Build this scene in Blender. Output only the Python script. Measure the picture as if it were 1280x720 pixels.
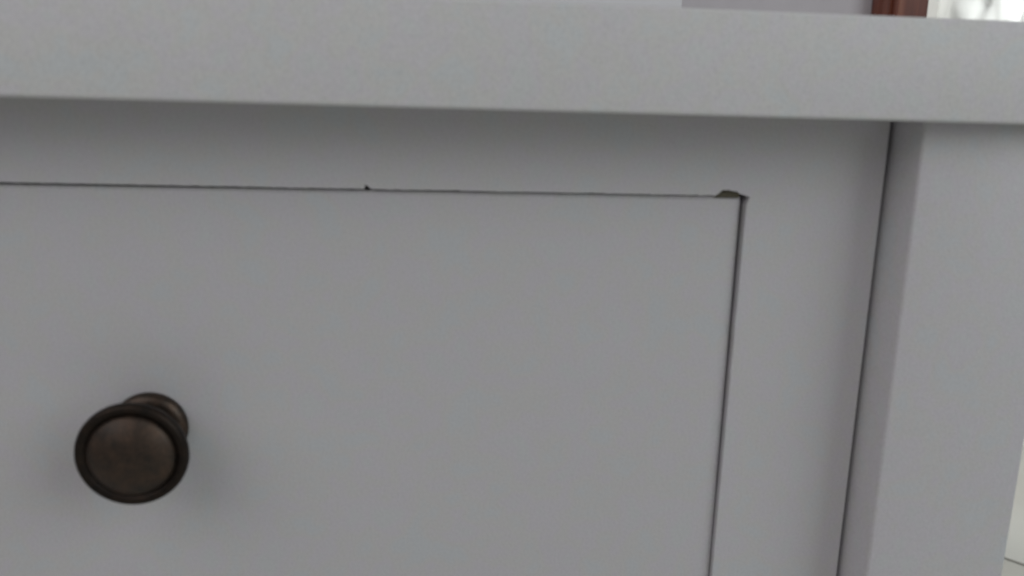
import bpy, bmesh, math, random
from mathutils import Vector, Matrix, noise

for o in list(bpy.data.objects):
    bpy.data.objects.remove(o)
S = bpy.context.scene
C = S.collection
H = 0.52                                   # height of the camera above the floor

# ------------------------------------------------------------------ camera
R = Vector((0.9944371531, -0.1018099024, 0.0270091135))
U = Vector((-0.0046651087, 0.2135974218, 0.9769106296))
F = Vector((0.1052282529, 0.9716022258, -0.2119342578))
cd = bpy.data.cameras.new('camera')
cam = bpy.data.objects.new('camera', cd)
C.objects.link(cam)
cam.matrix_world = Matrix(((R.x, U.x, -F.x, 0), (R.y, U.y, -F.y, -0.27), (R.z, U.z, -F.z, H), (0, 0, 0, 1)))
cd.sensor_width = 36
cd.lens = 36 * 1050 / 1280
cd.clip_start = 0.01
cd.clip_end = 50
cd.dof.use_dof = True
cd.dof.focus_distance = 0.45
cd.dof.aperture_fstop = 10.5
S.camera = cam

# ------------------------------------------------------------------ light
W = bpy.data.worlds.new('World')
S.world = W
W.use_nodes = True
W.node_tree.nodes['Background'].inputs[0].default_value = (1.0, 0.985, 1.0, 1)
W.node_tree.nodes['Background'].inputs[1].default_value = 0.185


def area(name, loc, target, size, power, col, spread=180):
    l = bpy.data.lights.new(name, 'AREA')
    l.shape = 'RECTANGLE'
    l.size, l.size_y = size
    l.energy = power
    l.color = col
    l.spread = math.radians(spread)
    o = bpy.data.objects.new(name, l)
    C.objects.link(o)
    o.location = loc
    o.rotation_euler = (Vector(target) - Vector(loc)).to_track_quat('-Z', 'Y').to_euler()
    return o


area('room_window_light', (1.75, -1.35, 1.45), (0, 0, 0.45), (1.5, 1.5), 15.5, (0.92, 0.985, 1.0))
area('room_left_light', (-1.3, -1.4, 2.0), (0, 0, 0.45), (2.3, 1.9), 15.5, (1.0, 0.955, 0.975))
area('bedding_fill_light', (0.95, 0.25, 1.5), (1.3, 1.45, 0.65), (0.6, 0.6), 5.5, (0.98, 1.0, 0.985), 80)  # added fill, no real window: narrow beam to brighten the bedding
area('far_wall_fill_light', (0.80, 1.95, 2.0), (1.5, 2.2, 0.9), (0.7, 0.7), 24, (1.0, 0.99, 0.96))  # added fill to whiten the far wall and the bedding's left side

S.view_settings.view_transform = 'Standard'
S.view_settings.look = 'None'
S.view_settings.gamma = 1
S.view_settings.use_curve_mapping = False
S.view_settings.exposure = 0.0
S.render.engine = 'CYCLES'


# ------------------------------------------------------------------ materials
def nodes(name):
    m = bpy.data.materials.new(name)
    m.use_nodes = True
    return m, m.node_tree, m.node_tree.nodes['Principled BSDF']


def tex_noise(nt, co, scale, detail=2, rough=0.5, vec_scale=None):
    n = nt.nodes.new('ShaderNodeTexNoise')
    n.inputs['Scale'].default_value = scale
    n.inputs['Detail'].default_value = detail
    n.inputs['Roughness'].default_value = rough
    if vec_scale:
        mp = nt.nodes.new('ShaderNodeMapping')
        mp.inputs['Scale'].default_value = vec_scale
        nt.links.new(co, mp.inputs['Vector'])
        co = mp.outputs['Vector']
    nt.links.new(co, n.inputs['Vector'])
    return n


def ramp(nt, src, stops):
    r = nt.nodes.new('ShaderNodeValToRGB')
    el = r.color_ramp.elements
    while len(el) < len(stops):
        el.new(0.5)
    for e, (p, c) in zip(el, stops):
        e.position = p
        e.color = (*c, 1)
    nt.links.new(src, r.inputs['Fac'])
    return r


def mix(nt, a, b, fac, mode='MULTIPLY'):
    m = nt.nodes.new('ShaderNodeMix')
    m.data_type = 'RGBA'
    m.blend_type = mode
    m.inputs['Factor'].default_value = fac
    nt.links.new(a, m.inputs['A'])
    nt.links.new(b, m.inputs['B'])
    return m.outputs['Result']


def bump(nt, p, src, strength, dist):
    b = nt.nodes.new('ShaderNodeBump')
    b.inputs['Strength'].default_value = strength
    b.inputs['Distance'].default_value = dist
    nt.links.new(src, b.inputs['Height'])
    nt.links.new(b.outputs['Normal'], p.inputs['Normal'])


def paint(name, c, rough=0.42, speck=0.06, patch=0.03):
    """Matt lacquered board: fine speckle, faint cool / warm mottling, orange-peel relief."""
    m, nt, p = nodes(name)
    co = nt.nodes.new('ShaderNodeTexCoord').outputs['Object']
    fine = tex_noise(nt, co, 1500, 3, 0.75)
    s = speck
    f = ramp(nt, fine.outputs['Fac'], [(0.3, (1 - s * 2.2,) * 3), (0.5, (1, 1, 1)), (0.72, (1 + s * 1.6,) * 3)])
    big = tex_noise(nt, co, 75, 2, 0.6)
    q = patch
    g = ramp(nt, big.outputs['Fac'], [(0.34, (1 - q, 1 + q * .3, 1 + q * .4)), (0.46, (1, 1, 1 - q)),
                                      (0.56, (1 + q * .2, 1 - q * .5, 1 + q * .4)), (0.68, (1 - q * .5, 1 + q * .4, 1))])
    base = nt.nodes.new('ShaderNodeRGB')
    base.outputs[0].default_value = (*c, 1)
    x = mix(nt, base.outputs[0], f.outputs['Color'], 1.0)
    x = mix(nt, x, g.outputs['Color'], 1.0)
    nt.links.new(x, p.inputs['Base Color'])
    p.inputs['Roughness'].default_value = rough
    p.inputs['Specular IOR Level'].default_value = 0.35
    peel = tex_noise(nt, co, 900, 2, 0.5)
    wave = tex_noise(nt, co, 28, 2, 0.5)
    add = nt.nodes.new('ShaderNodeMath')
    add.operation = 'MULTIPLY_ADD'
    add.inputs[1].default_value = 9.0
    nt.links.new(wave.outputs['Fac'], add.inputs[0])
    nt.links.new(peel.outputs['Fac'], add.inputs[2])
    bump(nt, p, add.outputs[0], 0.14, 0.0004)
    sm = tex_noise(nt, co, 16, 4, 0.6)
    rr = ramp(nt, sm.outputs['Fac'], [(0.3, (rough - 0.10,) * 3), (0.7, (rough + 0.10,) * 3)])
    nt.links.new(rr.outputs['Color'], p.inputs['Roughness'])
    return m


M = {}
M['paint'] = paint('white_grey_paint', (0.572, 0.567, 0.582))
M['lightened_paint'] = paint('white_grey_paint_lightened', (0.65, 0.65, 0.655))  # body paint made lighter; the top edge's brighter light partly sits in the colour


def raw_board():
    m, nt, p = nodes('raw_fibreboard')
    co = nt.nodes.new('ShaderNodeTexCoord').outputs['Object']
    n = tex_noise(nt, co, 1800, 4, 0.7)
    r = ramp(nt, n.outputs['Fac'], [(0.3, (0.035, 0.032, 0.022)), (0.7, (0.16, 0.145, 0.10))])
    nt.links.new(r.outputs['Color'], p.inputs['Base Color'])
    p.inputs['Roughness'].default_value = 0.9
    bump(nt, p, n.outputs['Fac'], 0.6, 0.0006)
    return m


M['raw'] = raw_board()


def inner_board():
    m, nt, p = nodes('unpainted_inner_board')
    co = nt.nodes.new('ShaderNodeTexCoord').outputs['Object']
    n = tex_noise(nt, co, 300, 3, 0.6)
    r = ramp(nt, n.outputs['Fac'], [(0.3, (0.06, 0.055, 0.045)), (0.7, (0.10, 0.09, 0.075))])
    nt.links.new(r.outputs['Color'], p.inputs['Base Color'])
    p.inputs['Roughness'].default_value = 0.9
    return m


M['inner'] = inner_board()


def bronze(name, k, rlo, rhi):
    m, nt, p = nodes(name)
    co = nt.nodes.new('ShaderNodeTexCoord').outputs['Object']
    n = tex_noise(nt, co, 230, 5, 0.7)
    r = ramp(nt, n.outputs['Fac'], [(0.28, (0.055 * k, 0.050 * k, 0.045 * k)), (0.5, (0.098 * k, 0.072 * k, 0.056 * k)),
                                    (0.72, (0.145 * k, 0.095 * k, 0.068 * k))])
    n2 = tex_noise(nt, co, 1500, 3, 0.7)
    r2 = ramp(nt, n2.outputs['Fac'], [(0.3, (0.75,) * 3), (0.7, (1.2,) * 3)])
    nt.links.new(mix(nt, r.outputs['Color'], r2.outputs['Color'], 1.0), p.inputs['Base Color'])
    p.inputs['Metallic'].default_value = 0.8
    rr = ramp(nt, n.outputs['Fac'], [(0.3, (rlo,) * 3), (0.7, (rhi,) * 3)])
    nt.links.new(rr.outputs['Color'], p.inputs['Roughness'])
    bump(nt, p, n2.outputs['Fac'], 0.15, 0.0003)
    return m


M['bronze'] = bronze('antique_bronze', 0.72, 0.40, 0.52)
M['worn_bronze'] = bronze('worn_bronze', 0.65, 0.32, 0.42)
M['dark_bronze'] = bronze('dark_patinated_bronze', 0.28, 0.4, 0.5)


def wood():
    m, nt, p = nodes('mahogany')
    co = nt.nodes.new('ShaderNodeTexCoord').outputs['Object']
    n = tex_noise(nt, co, 60, 4, 0.6, (1, 1, 0.05))
    r = ramp(nt, n.outputs['Fac'], [(0.3, (0.035, 0.012, 0.008)), (0.5, (0.17, 0.046, 0.026)), (0.72, (0.34, 0.14, 0.085))])
    nt.links.new(r.outputs['Color'], p.inputs['Base Color'])
    p.inputs['Roughness'].default_value = 0.35
    bump(nt, p, n.outputs['Fac'], 0.1, 0.001)
    return m


M['wood'] = wood()


def plain(name, c, rough, scale, amt, relief=0.0, dist=0.002):
    m, nt, p = nodes(name)
    co = nt.nodes.new('ShaderNodeTexCoord').outputs['Object']
    n = tex_noise(nt, co, scale, 4, 0.6)
    r = ramp(nt, n.outputs['Fac'], [(0.3, tuple(v * (1 - amt) for v in c)), (0.7, tuple(min(v * (1 + amt), 0.95) for v in c))])
    nt.links.new(r.outputs['Color'], p.inputs['Base Color'])
    p.inputs['Roughness'].default_value = rough
    if relief:
        bump(nt, p, n.outputs['Fac'], relief, dist)
    return m


M['wall'] = plain('grey_lilac_wall_paint', (0.56, 0.535, 0.56), 0.8, 40, 0.03, 0.15)
M['far_wall'] = plain('white_wall_paint', (0.80, 0.80, 0.77), 0.8, 30, 0.02, 0.1)
M['tile'] = plain('white_floor_tile', (0.66, 0.67, 0.62), 0.3, 9, 0.04)
M['grout'] = plain('grey_grout', (0.17, 0.16, 0.14), 0.9, 60, 0.25, 0.3)
M['cloth'] = plain('white_cotton', (0.82, 0.84, 0.82), 0.85, 260, 0.03, 0.25, 0.001)
M['carton'] = plain('white_carton', (0.70, 0.70, 0.71), 0.6, 80, 0.02, 0.1)


# ------------------------------------------------------------------ helpers
def link(name, bm, mat, parent=None, loc=(0, 0, 0), smooth=None):
    bmesh.ops.recalc_face_normals(bm, faces=bm.faces)
    me = bpy.data.meshes.new(name)
    bm.to_mesh(me)
    bm.free()
    me.materials.append(mat)
    if smooth is not None:
        for f in me.polygons:
            f.use_smooth = True
        try:
            me.set_sharp_from_angle(angle=math.radians(smooth))
        except Exception:
            pass
    o = bpy.data.objects.new(name, me)
    C.objects.link(o)
    o.parent = parent
    o.location = loc
    return o


def box_bm(x0, x1, y0, y1, z0, z1, bev=0.0, seg=2):
    bm = bmesh.new()
    bmesh.ops.create_cube(bm, size=1)
    for v in bm.verts:
        v.co = Vector((x0 if v.co.x < 0 else x1, y0 if v.co.y < 0 else y1, z0 if v.co.z < 0 else z1))
    if bev:
        bmesh.ops.bevel(bm, geom=bm.edges[:], offset=bev, segments=seg, profile=0.5, affect='EDGES')
    return bm


def box(name, x0, x1, y0, y1, z0, z1, mat, parent=None, bev=0.0, seg=2):
    return link(name, box_bm(x0, x1, y0, y1, z0, z1, bev, seg), mat, parent, smooth=40 if bev else None)


def tag(o, label=None, cat=None, kind=None, group=None):
    for k, v in (('label', label), ('category', cat), ('kind', kind), ('group', group)):
        if v:
            o[k] = v
    return o


def empty(name, loc):
    o = bpy.data.objects.new(name, None)
    C.objects.link(o)
    o.location = loc
    return o


# ------------------------------------------------------------------ setting
floor = tag(box('floor', -1.6, 3.2, -1.6, 3.4, -0.03, -0.0035, M['grout']), kind='structure')
T = 0.42
tile_bm = box_bm(-T / 2 + 0.0022, T / 2 - 0.0022, -T / 2 + 0.0022, T / 2 - 0.0022, -0.003, 0.0, 0.0009, 2)
t0 = link('tile', tile_bm, M['tile'], floor, smooth=40)
first = True
ang = math.radians(39)                       # the tiles are laid askew to the table
for i in range(-5, 7):
    for j in range(-5, 7):
        u, v = (i + 0.5) * T, j * T
        x, y = 0.708 + u * math.cos(ang) - v * math.sin(ang), 0.584 + u * math.sin(ang) + v * math.cos(ang)
        if not (-1.3 < x < 2.9 and -1.3 < y < 3.1):
            continue
        o = t0 if first else t0.copy()
        if not first:
            C.objects.link(o)
        first = False
        o.parent = floor
        o.rotation_euler.z = ang
        o.location = (x, y, random.Random(i * 31 + j).uniform(-0.0003, 0.0003))

tag(box('wall', -1.5, 0.4395, 0.55, 0.67, 0.0, 2.3, M['wall']), kind='structure')
tag(box('far_wall', 0.2, 3.2, 3.05, 3.15, 0.0, 2.4, M['far_wall']), kind='structure')

# mahogany casing with a raised bead and a jamb lining the wall's end
casing = tag(empty('door_casing', (0.46, 0.55, 0.0)),
             'dark reddish-brown wooden door casing at the top edge, beside the white bedding', 'door casing')
P = 0.46
box('architrave', 0.4330 - P, 0.4830 - P, -0.018, -0.0005, 0.001, 2.1, M['wood'], casing, 0.003, 3)
box('bead', 0.4445 - P, 0.4500 - P, -0.0235, -0.0165, 0.001, 2.1, M['wood'], casing, 0.0024, 3)
box('jamb', 0.4405 - P, 0.4780 - P, 0.0, 0.125, 0.001, 2.1, M['wood'], casing, 0.002, 2)

# bed with white bedding in the far room
bed = tag(empty('bed', (1.72, 1.56, 0.0)), 'low bed carrying the white bedding beyond the table', 'bed')
bed.rotation_euler.z = math.radians(-31)
box('bed_base', -0.72, 0.72, -0.55, 0.95, 0.16, 0.30, M['wood'], bed, 0.008)
box('mattress', -0.70, 0.70, -0.53, 0.93, 0.301, 0.52, M['cloth'], bed, 0.05, 4)
for sx in (-1, 1):
    for y in (-0.50, 0.90):
        box('leg', sx * 0.66 - 0.03, sx * 0.66 + 0.03, y - 0.03, y + 0.03, 0.0, 0.161, M['wood'], bed, 0.004)


CREASES = [((-0.495, 0.010), (-0.400, -0.030), 0.0075, 0.020), ((-0.366, 0.040), (-0.346, -0.060), 0.0065, 0.022),
           ((-0.345, 0.012), (-0.300, -0.030), 0.009, 0.016), ((-0.44, 0.05), (-0.385, -0.012), 0.006, 0.008), ((-0.41, 0.04), (-0.372, -0.04), 0.006, 0.009),
           ((-0.47, -0.012), (-0.42, -0.045), 0.006, 0.009), ((-0.335, 0.05), (-0.29, 0.0), 0.006, 0.010),
           ((-0.20, 0.12), (-0.15, -0.10), 0.014, 0.03), ((0.0, 0.15), (0.12, -0.08), 0.018, 0.03),
           ((-0.45, 0.14), (-0.25, 0.09), 0.02, 0.02), ((0.25, 0.15), (0.3, -0.1), 0.015, 0.03)]


def duvet():
    """Heaped duvet: a soft bolster with creases pressed into its near side."""
    bm = bmesh.new()
    bmesh.ops.create_uvsphere(bm, u_segments=320, v_segments=140, radius=1)

    def sgn(v, e):
        return math.copysign(abs(v) ** e, v)
    for v in bm.verts:
        c = v.co.copy()
        n = c.normalized()
        p = Vector((sgn(c.x, 0.25) * 0.53, sgn(c.y, 0.25) * 0.42, sgn(c.z, 0.6) * 0.30))
        k = 0.020 * noise.noise(p * 5.0) + 0.010 * noise.noise(p * 13.0 + Vector((4, 1, 7))) + 0.004 * noise.noise(p * 34.0)
        X, Z = p.x, p.z
        if p.y < -0.2:
            for (ax, az), (bx_, bz), w, dp in CREASES:
                ux, uz = bx_ - ax, bz - az
                ll = math.hypot(ux, uz)
                t = max(0.0, min(1.0, ((X - ax) * ux + (Z - az) * uz) / ll ** 2))
                q = ((X - ax) * uz - (Z - az) * ux) / ll
                e = math.hypot(X - ax - t * ux, Z - az - t * uz)
                g = math.exp(-(e / w) ** 2)
                k += 1.1 * dp * (-g + 0.55 * math.exp(-((q - 1.9 * w) / (1.5 * w)) ** 2) * math.exp(-(max(0, e - 2.5 * w) / w) ** 2))
        z = p + n * k
        z.z = max(z.z, -0.218)
        v.co = z
    return bm


duv = tag(link('duvet', duvet(), M['cloth'], None, (1.692, 1.457, 0.74), smooth=180),
          'rumpled white cotton bedding in the bright top right corner', 'bedding')
duv.rotation_euler.z = math.radians(-31)

# ------------------------------------------------------------------ the table
table = tag(empty('side_table', (-0.088, 0.2, 0.0)),
            'grey-white painted side table with one drawer and a round bronze knob', 'side table')


def L(x, y, z):                              # camera-height coordinates -> local to the table
    return (x + 0.088, y - 0.2, z + H)


XL = 0.1925                                  # half width of the drawer opening
Z_TOP, Z_UND = 0.0287, -0.0014
box('table_top', -0.315, 0.315, -0.2262, 0.235, Z_UND + H, Z_TOP + H, M['lightened_paint'], table, 0.0012, 4)
for sx in (-1, 1):
    for yy in (-0.2161, 0.165):
        a, b = sorted((sx * 0.2443, sx * 0.2962))
        box('leg', a, b, yy, yy + 0.052, 0.0, Z_UND + H + 0.006, M['paint'], table, 0.0011, 3)
for sx in (-1, 1):
    a, b = sorted((sx * 0.262, sx * 0.280))
    box('side_panel', a, b, -0.1640, 0.1648, H - 0.24, H + Z_UND - 0.0005, M['paint'], table)
box('back_panel', -0.2440, 0.2440, 0.185, 0.197, H - 0.24, H + Z_UND - 0.0005, M['paint'], table)

# face frame: one polygon ring whose inner edge is worn and chipped at the upper right corner
random.seed(4)
zi = -0.0266                                 # lower edge of the top rail
X_IN, X_OUT, Z_B = 0.1066, 0.1541, -0.2400
Z_IB = -0.1830


def rail_edge():
    pts = []
    n = 420
    for i in range(n):
        x = -0.2824 + (0.0957 + 0.2824) * i / n
        t = (x + 0.2824) / 0.378
        z = zi - 0.00042 * max(0, (t - 0.38) / 0.62) - 0.0002
        z += 0.00010 * noise.noise(Vector((x * 60, 0, 0))) + 0.00016 * noise.noise(Vector((x * 420, 3, 0))) \
            + 0.00020 * noise.noise(Vector((x * 1300, 9, 0)))
        pts.append((x, z))
    nick = [(-0.0187, zi - 0.0004), (-0.0184, zi + 0.00085), (-0.0178, zi + 0.0007), (-0.0168, zi - 0.0002)]
    pts = [p for p in pts if not (-0.0192 < p[0] < -0.0164)] + nick
    pts.sort()
    pts += [(0.0961, -0.0273), (0.0966, -0.0269), (0.0972, -0.0267), (0.0975, -0.0261), (0.0981, -0.0258), (0.0984, -0.0253),
            (0.0993, -0.0254), (0.1004, -0.0253), (0.1017, -0.0256), (0.1030, -0.0258), (0.1039, -0.0259), (0.1041, -0.0264),
            (0.1047, -0.0266), (0.1060, -0.0269), (0.1073, -0.0274), (0.1080, -0.0275), (0.1078, -0.0283), (0.1074, -0.0291),
            (0.1071, -0.0302)]
    for i in range(90):
        z = -0.0306 - (0.183 - 0.0306) * (i / 89)
        x = X_IN - 0.0004 + 0.0009 * max(0, 1 + (z + 0.03) / 0.13) + 0.00010 * noise.noise(Vector((z * 120, 5, 0))) + 0.00008 * noise.noise(Vector((z * 700, 8, 0)))
        pts.append((x, z))
    pts.append((-0.2824, Z_IB))
    return pts


def frame_bm():
    inner = rail_edge()
    outer = [(-0.3303, Z_UND + 0.004), (X_OUT, Z_UND + 0.004), (X_OUT, Z_B), (-0.3303, Z_B)]
    bm = bmesh.new()
    D = 0.018
    fo = [bm.verts.new(L(x, 0, z)) for x, z in outer]
    fi = [bm.verts.new(L(x, 0.0004, z)) for x, z in inner]
    fe = [bm.edges.new((fo[i], fo[(i + 1) % 4])) for i in range(4)] + \
         [bm.edges.new((fi[i], fi[(i + 1) % len(fi)])) for i in range(len(fi))]
    for v in fi:
        v.co.y = -0.2
    bmesh.ops.triangle_fill(bm, use_beauty=True, edges=fe, normal=(0, -1, 0))
    bo = [bm.verts.new(v.co + Vector((0, D, 0))) for v in fo]
    bi = [bm.verts.new(v.co + Vector((0, D, 0))) for v in fi]
    for f, b in ((fo, bo), (fi, bi)):
        for i in range(len(f)):
            j = (i + 1) % len(f)
            bm.faces.new((f[i], f[j], b[j], b[i]))
    return bm


fr = link('front_frame', frame_bm(), M['paint'], table)
# the raw board laid bare in the chip
bm = bmesh.new()
chip = [(0.0966, -0.0280), (0.0964, -0.0250), (0.1000, -0.0249), (0.1040, -0.0253), (0.1050, -0.0262), (0.1047, -0.0280)]
top = []
rnd = random.Random(2)
vs = [bm.verts.new(L(x, 0.0005 + rnd.uniform(0, 0.0009), z)) for x, z in chip]
vb = [bm.verts.new(L(x, 0.0080, z)) for x, z in chip]
bm.faces.new(vs)
for i in range(len(vs)):
    j = (i + 1) % len(vs)
    bm.faces.new((vs[i], vs[j], vb[j], vb[i]))
tag(link('chipped_edge', bm, M['raw'], table), 'dark chip where bare board shows at the corner of the frame')


# drawer front: board with softly eased edges, sitting just behind the frame
def drawer_bm():
    x0, x1, z0, z1 = -0.2806, 0.1057, -0.1815, -0.02765

    def stations(a, b, e, n):
        k = [a + e * (i / n) ** 1.6 for i in range(n + 1)]
        m = [a + e + (b - a - 2 * e) * i / 24 for i in range(1, 24)]
        return k + m + [b - e * (i / n) ** 1.6 for i in range(n, -1, -1)]
    xs, zs = stations(x0, x1, 0.012, 12), stations(z0, z1, 0.005, 10)

    def drop(d, e, h):
        if d >= e:
            return 0.0
        u = 1 - d / e
        return h * (1 - math.sqrt(max(0.0, 1 - (u * 0.985) ** 2))) / (1 - math.sqrt(1 - 0.985 ** 2))
    bm = bmesh.new()
    g = []
    for z in zs:
        row = []
        for x in xs:
            y = 0.0020 + drop(min(x - x0, x1 - x), 0.0035, 0.0006) + drop(min(z - z0, z1 - z), 0.0025, 0.0004)
            row.append(bm.verts.new(L(x, y, z)))
        g.append(row)
    for j in range(len(zs) - 1):
        for i in range(len(xs) - 1):
            bm.faces.new((g[j][i], g[j][i + 1], g[j + 1][i + 1], g[j + 1][i]))
    ring = [g[0][i] for i in range(len(xs))] + [g[j][-1] for j in range(1, len(zs))] + \
           [g[-1][i] for i in range(len(xs) - 2, -1, -1)] + [g[j][0] for j in range(len(zs) - 2, 0, -1)]
    back = []
    for v in ring:
        c = v.co.copy()
        c.y = -0.2 + 0.018
        back.append(bm.verts.new(c))
    for i in range(len(ring)):
        j = (i + 1) % len(ring)
        bm.faces.new((ring[i], ring[j], back[j], back[i]))
    bm.faces.new(back)
    return bm


link('drawer_front', drawer_bm(), M['paint'], table, smooth=35)
# drawer box behind the front closes the gaps
bx = box_bm(-0.190, 0.190, -0.1815, 0.12, H - 0.176, H - 0.045)
link('drawer_box', bx, M['inner'], table)
box('runner_board', -0.2438, 0.2438, -0.1815, 0.15, H - 0.0245, H - 0.0050, M['inner'], table)
for sx in (-1, 1):
    a, b = sorted((sx * 0.1955, sx * 0.2438))
    box('runner', a, b, -0.1814, 0.15, H - 0.200, H - 0.030, M['inner'], table)


# ------------------------------------------------------------------ the knob (turned about its axis, which points at -Y)
def lathe(prof, seg=96):
    """prof: list of (radius, distance out from the drawer face)."""
    bm = bmesh.new()
    rings = []
    for r, d in prof:
        if r < 1e-6:
            rings.append([bm.verts.new((0, -d, 0))])
        else:
            rings.append([bm.verts.new((r * math.cos(2 * math.pi * i / seg), -d, r * math.sin(2 * math.pi * i / seg)))
                          for i in range(seg)])
    for a, b in zip(rings, rings[1:]):
        for i in range(seg):
            j = (i + 1) % seg
            if len(a) == 1:
                bm.faces.new((a[0], b[i], b[j]))
            elif len(b) == 1:
                bm.faces.new((a[i], a[j], b[0]))
            else:
                bm.faces.new((a[i], a[j], b[j], b[i]))
    return bm


mm = 0.001
knob = empty('knob', L(-0.0891, 0.0023, -0.1066))
knob.parent = table
knob.rotation_euler = (math.radians(2.0), 0, math.radians(2.2))      # the knob sits a little askew
tag(knob, 'round antique bronze knob with a domed face and a dark rim')
rose = [(0, 0.0), (11.7, 0.0), (12.0, 0.4), (12.0, 2.0), (11.5, 3.0), (10.4, 3.8), (9.0, 4.3), (0, 4.3)]
stem = [(0, 4.1), (8.9, 4.1), (7.8, 5.4), (7.2, 7.5), (7.2, 10.0), (7.7, 12.5), (8.8, 15.0), (10.6, 16.6), (13.4, 17.4),
        (15.2, 18.4), (16.0, 19.4), (16.2, 20.4), (15.4, 20.6), (0, 20.6)]
rim = [(11.0, 20.3), (16.0, 20.3), (16.3, 20.8), (16.3, 21.9), (16.0, 22.8), (15.4, 23.4), (14.6, 23.5), (13.8, 23.2), (13.2, 22.7),
       (12.7, 22.4), (11.0, 22.3)]
cap = [(0, 22.0), (13.0, 22.0), (13.1, 22.5), (12.85, 23.2), (12.3, 23.9), (11.3, 24.5), (10.3, 25.15), (9.0, 25.8), (7.3, 26.5),
       (5.2, 27.1), (2.6, 27.5), (0, 27.6)]
rim = [(q_ * 1.022, d_) for q_, d_ in rim]
for nm, pr, mt in (('rose', rose, 'worn_bronze'), ('stem', stem, 'worn_bronze'), ('rim', rim, 'dark_bronze'), ('cap', cap, 'bronze')):
    link(nm, lathe([(r * mm, d * mm) for r, d in pr]), M[mt], knob, smooth=40)

# ------------------------------------------------------------------ small white carton lying on the table top
tag(box('white_box', -0.12, 0.1105, 0.10, 0.19, H + Z_TOP + 0.0003, H + Z_TOP + 0.034, M['carton'], None, 0.0012, 2),
    'white box on the table top, a pale sliver along the top edge', 'box')
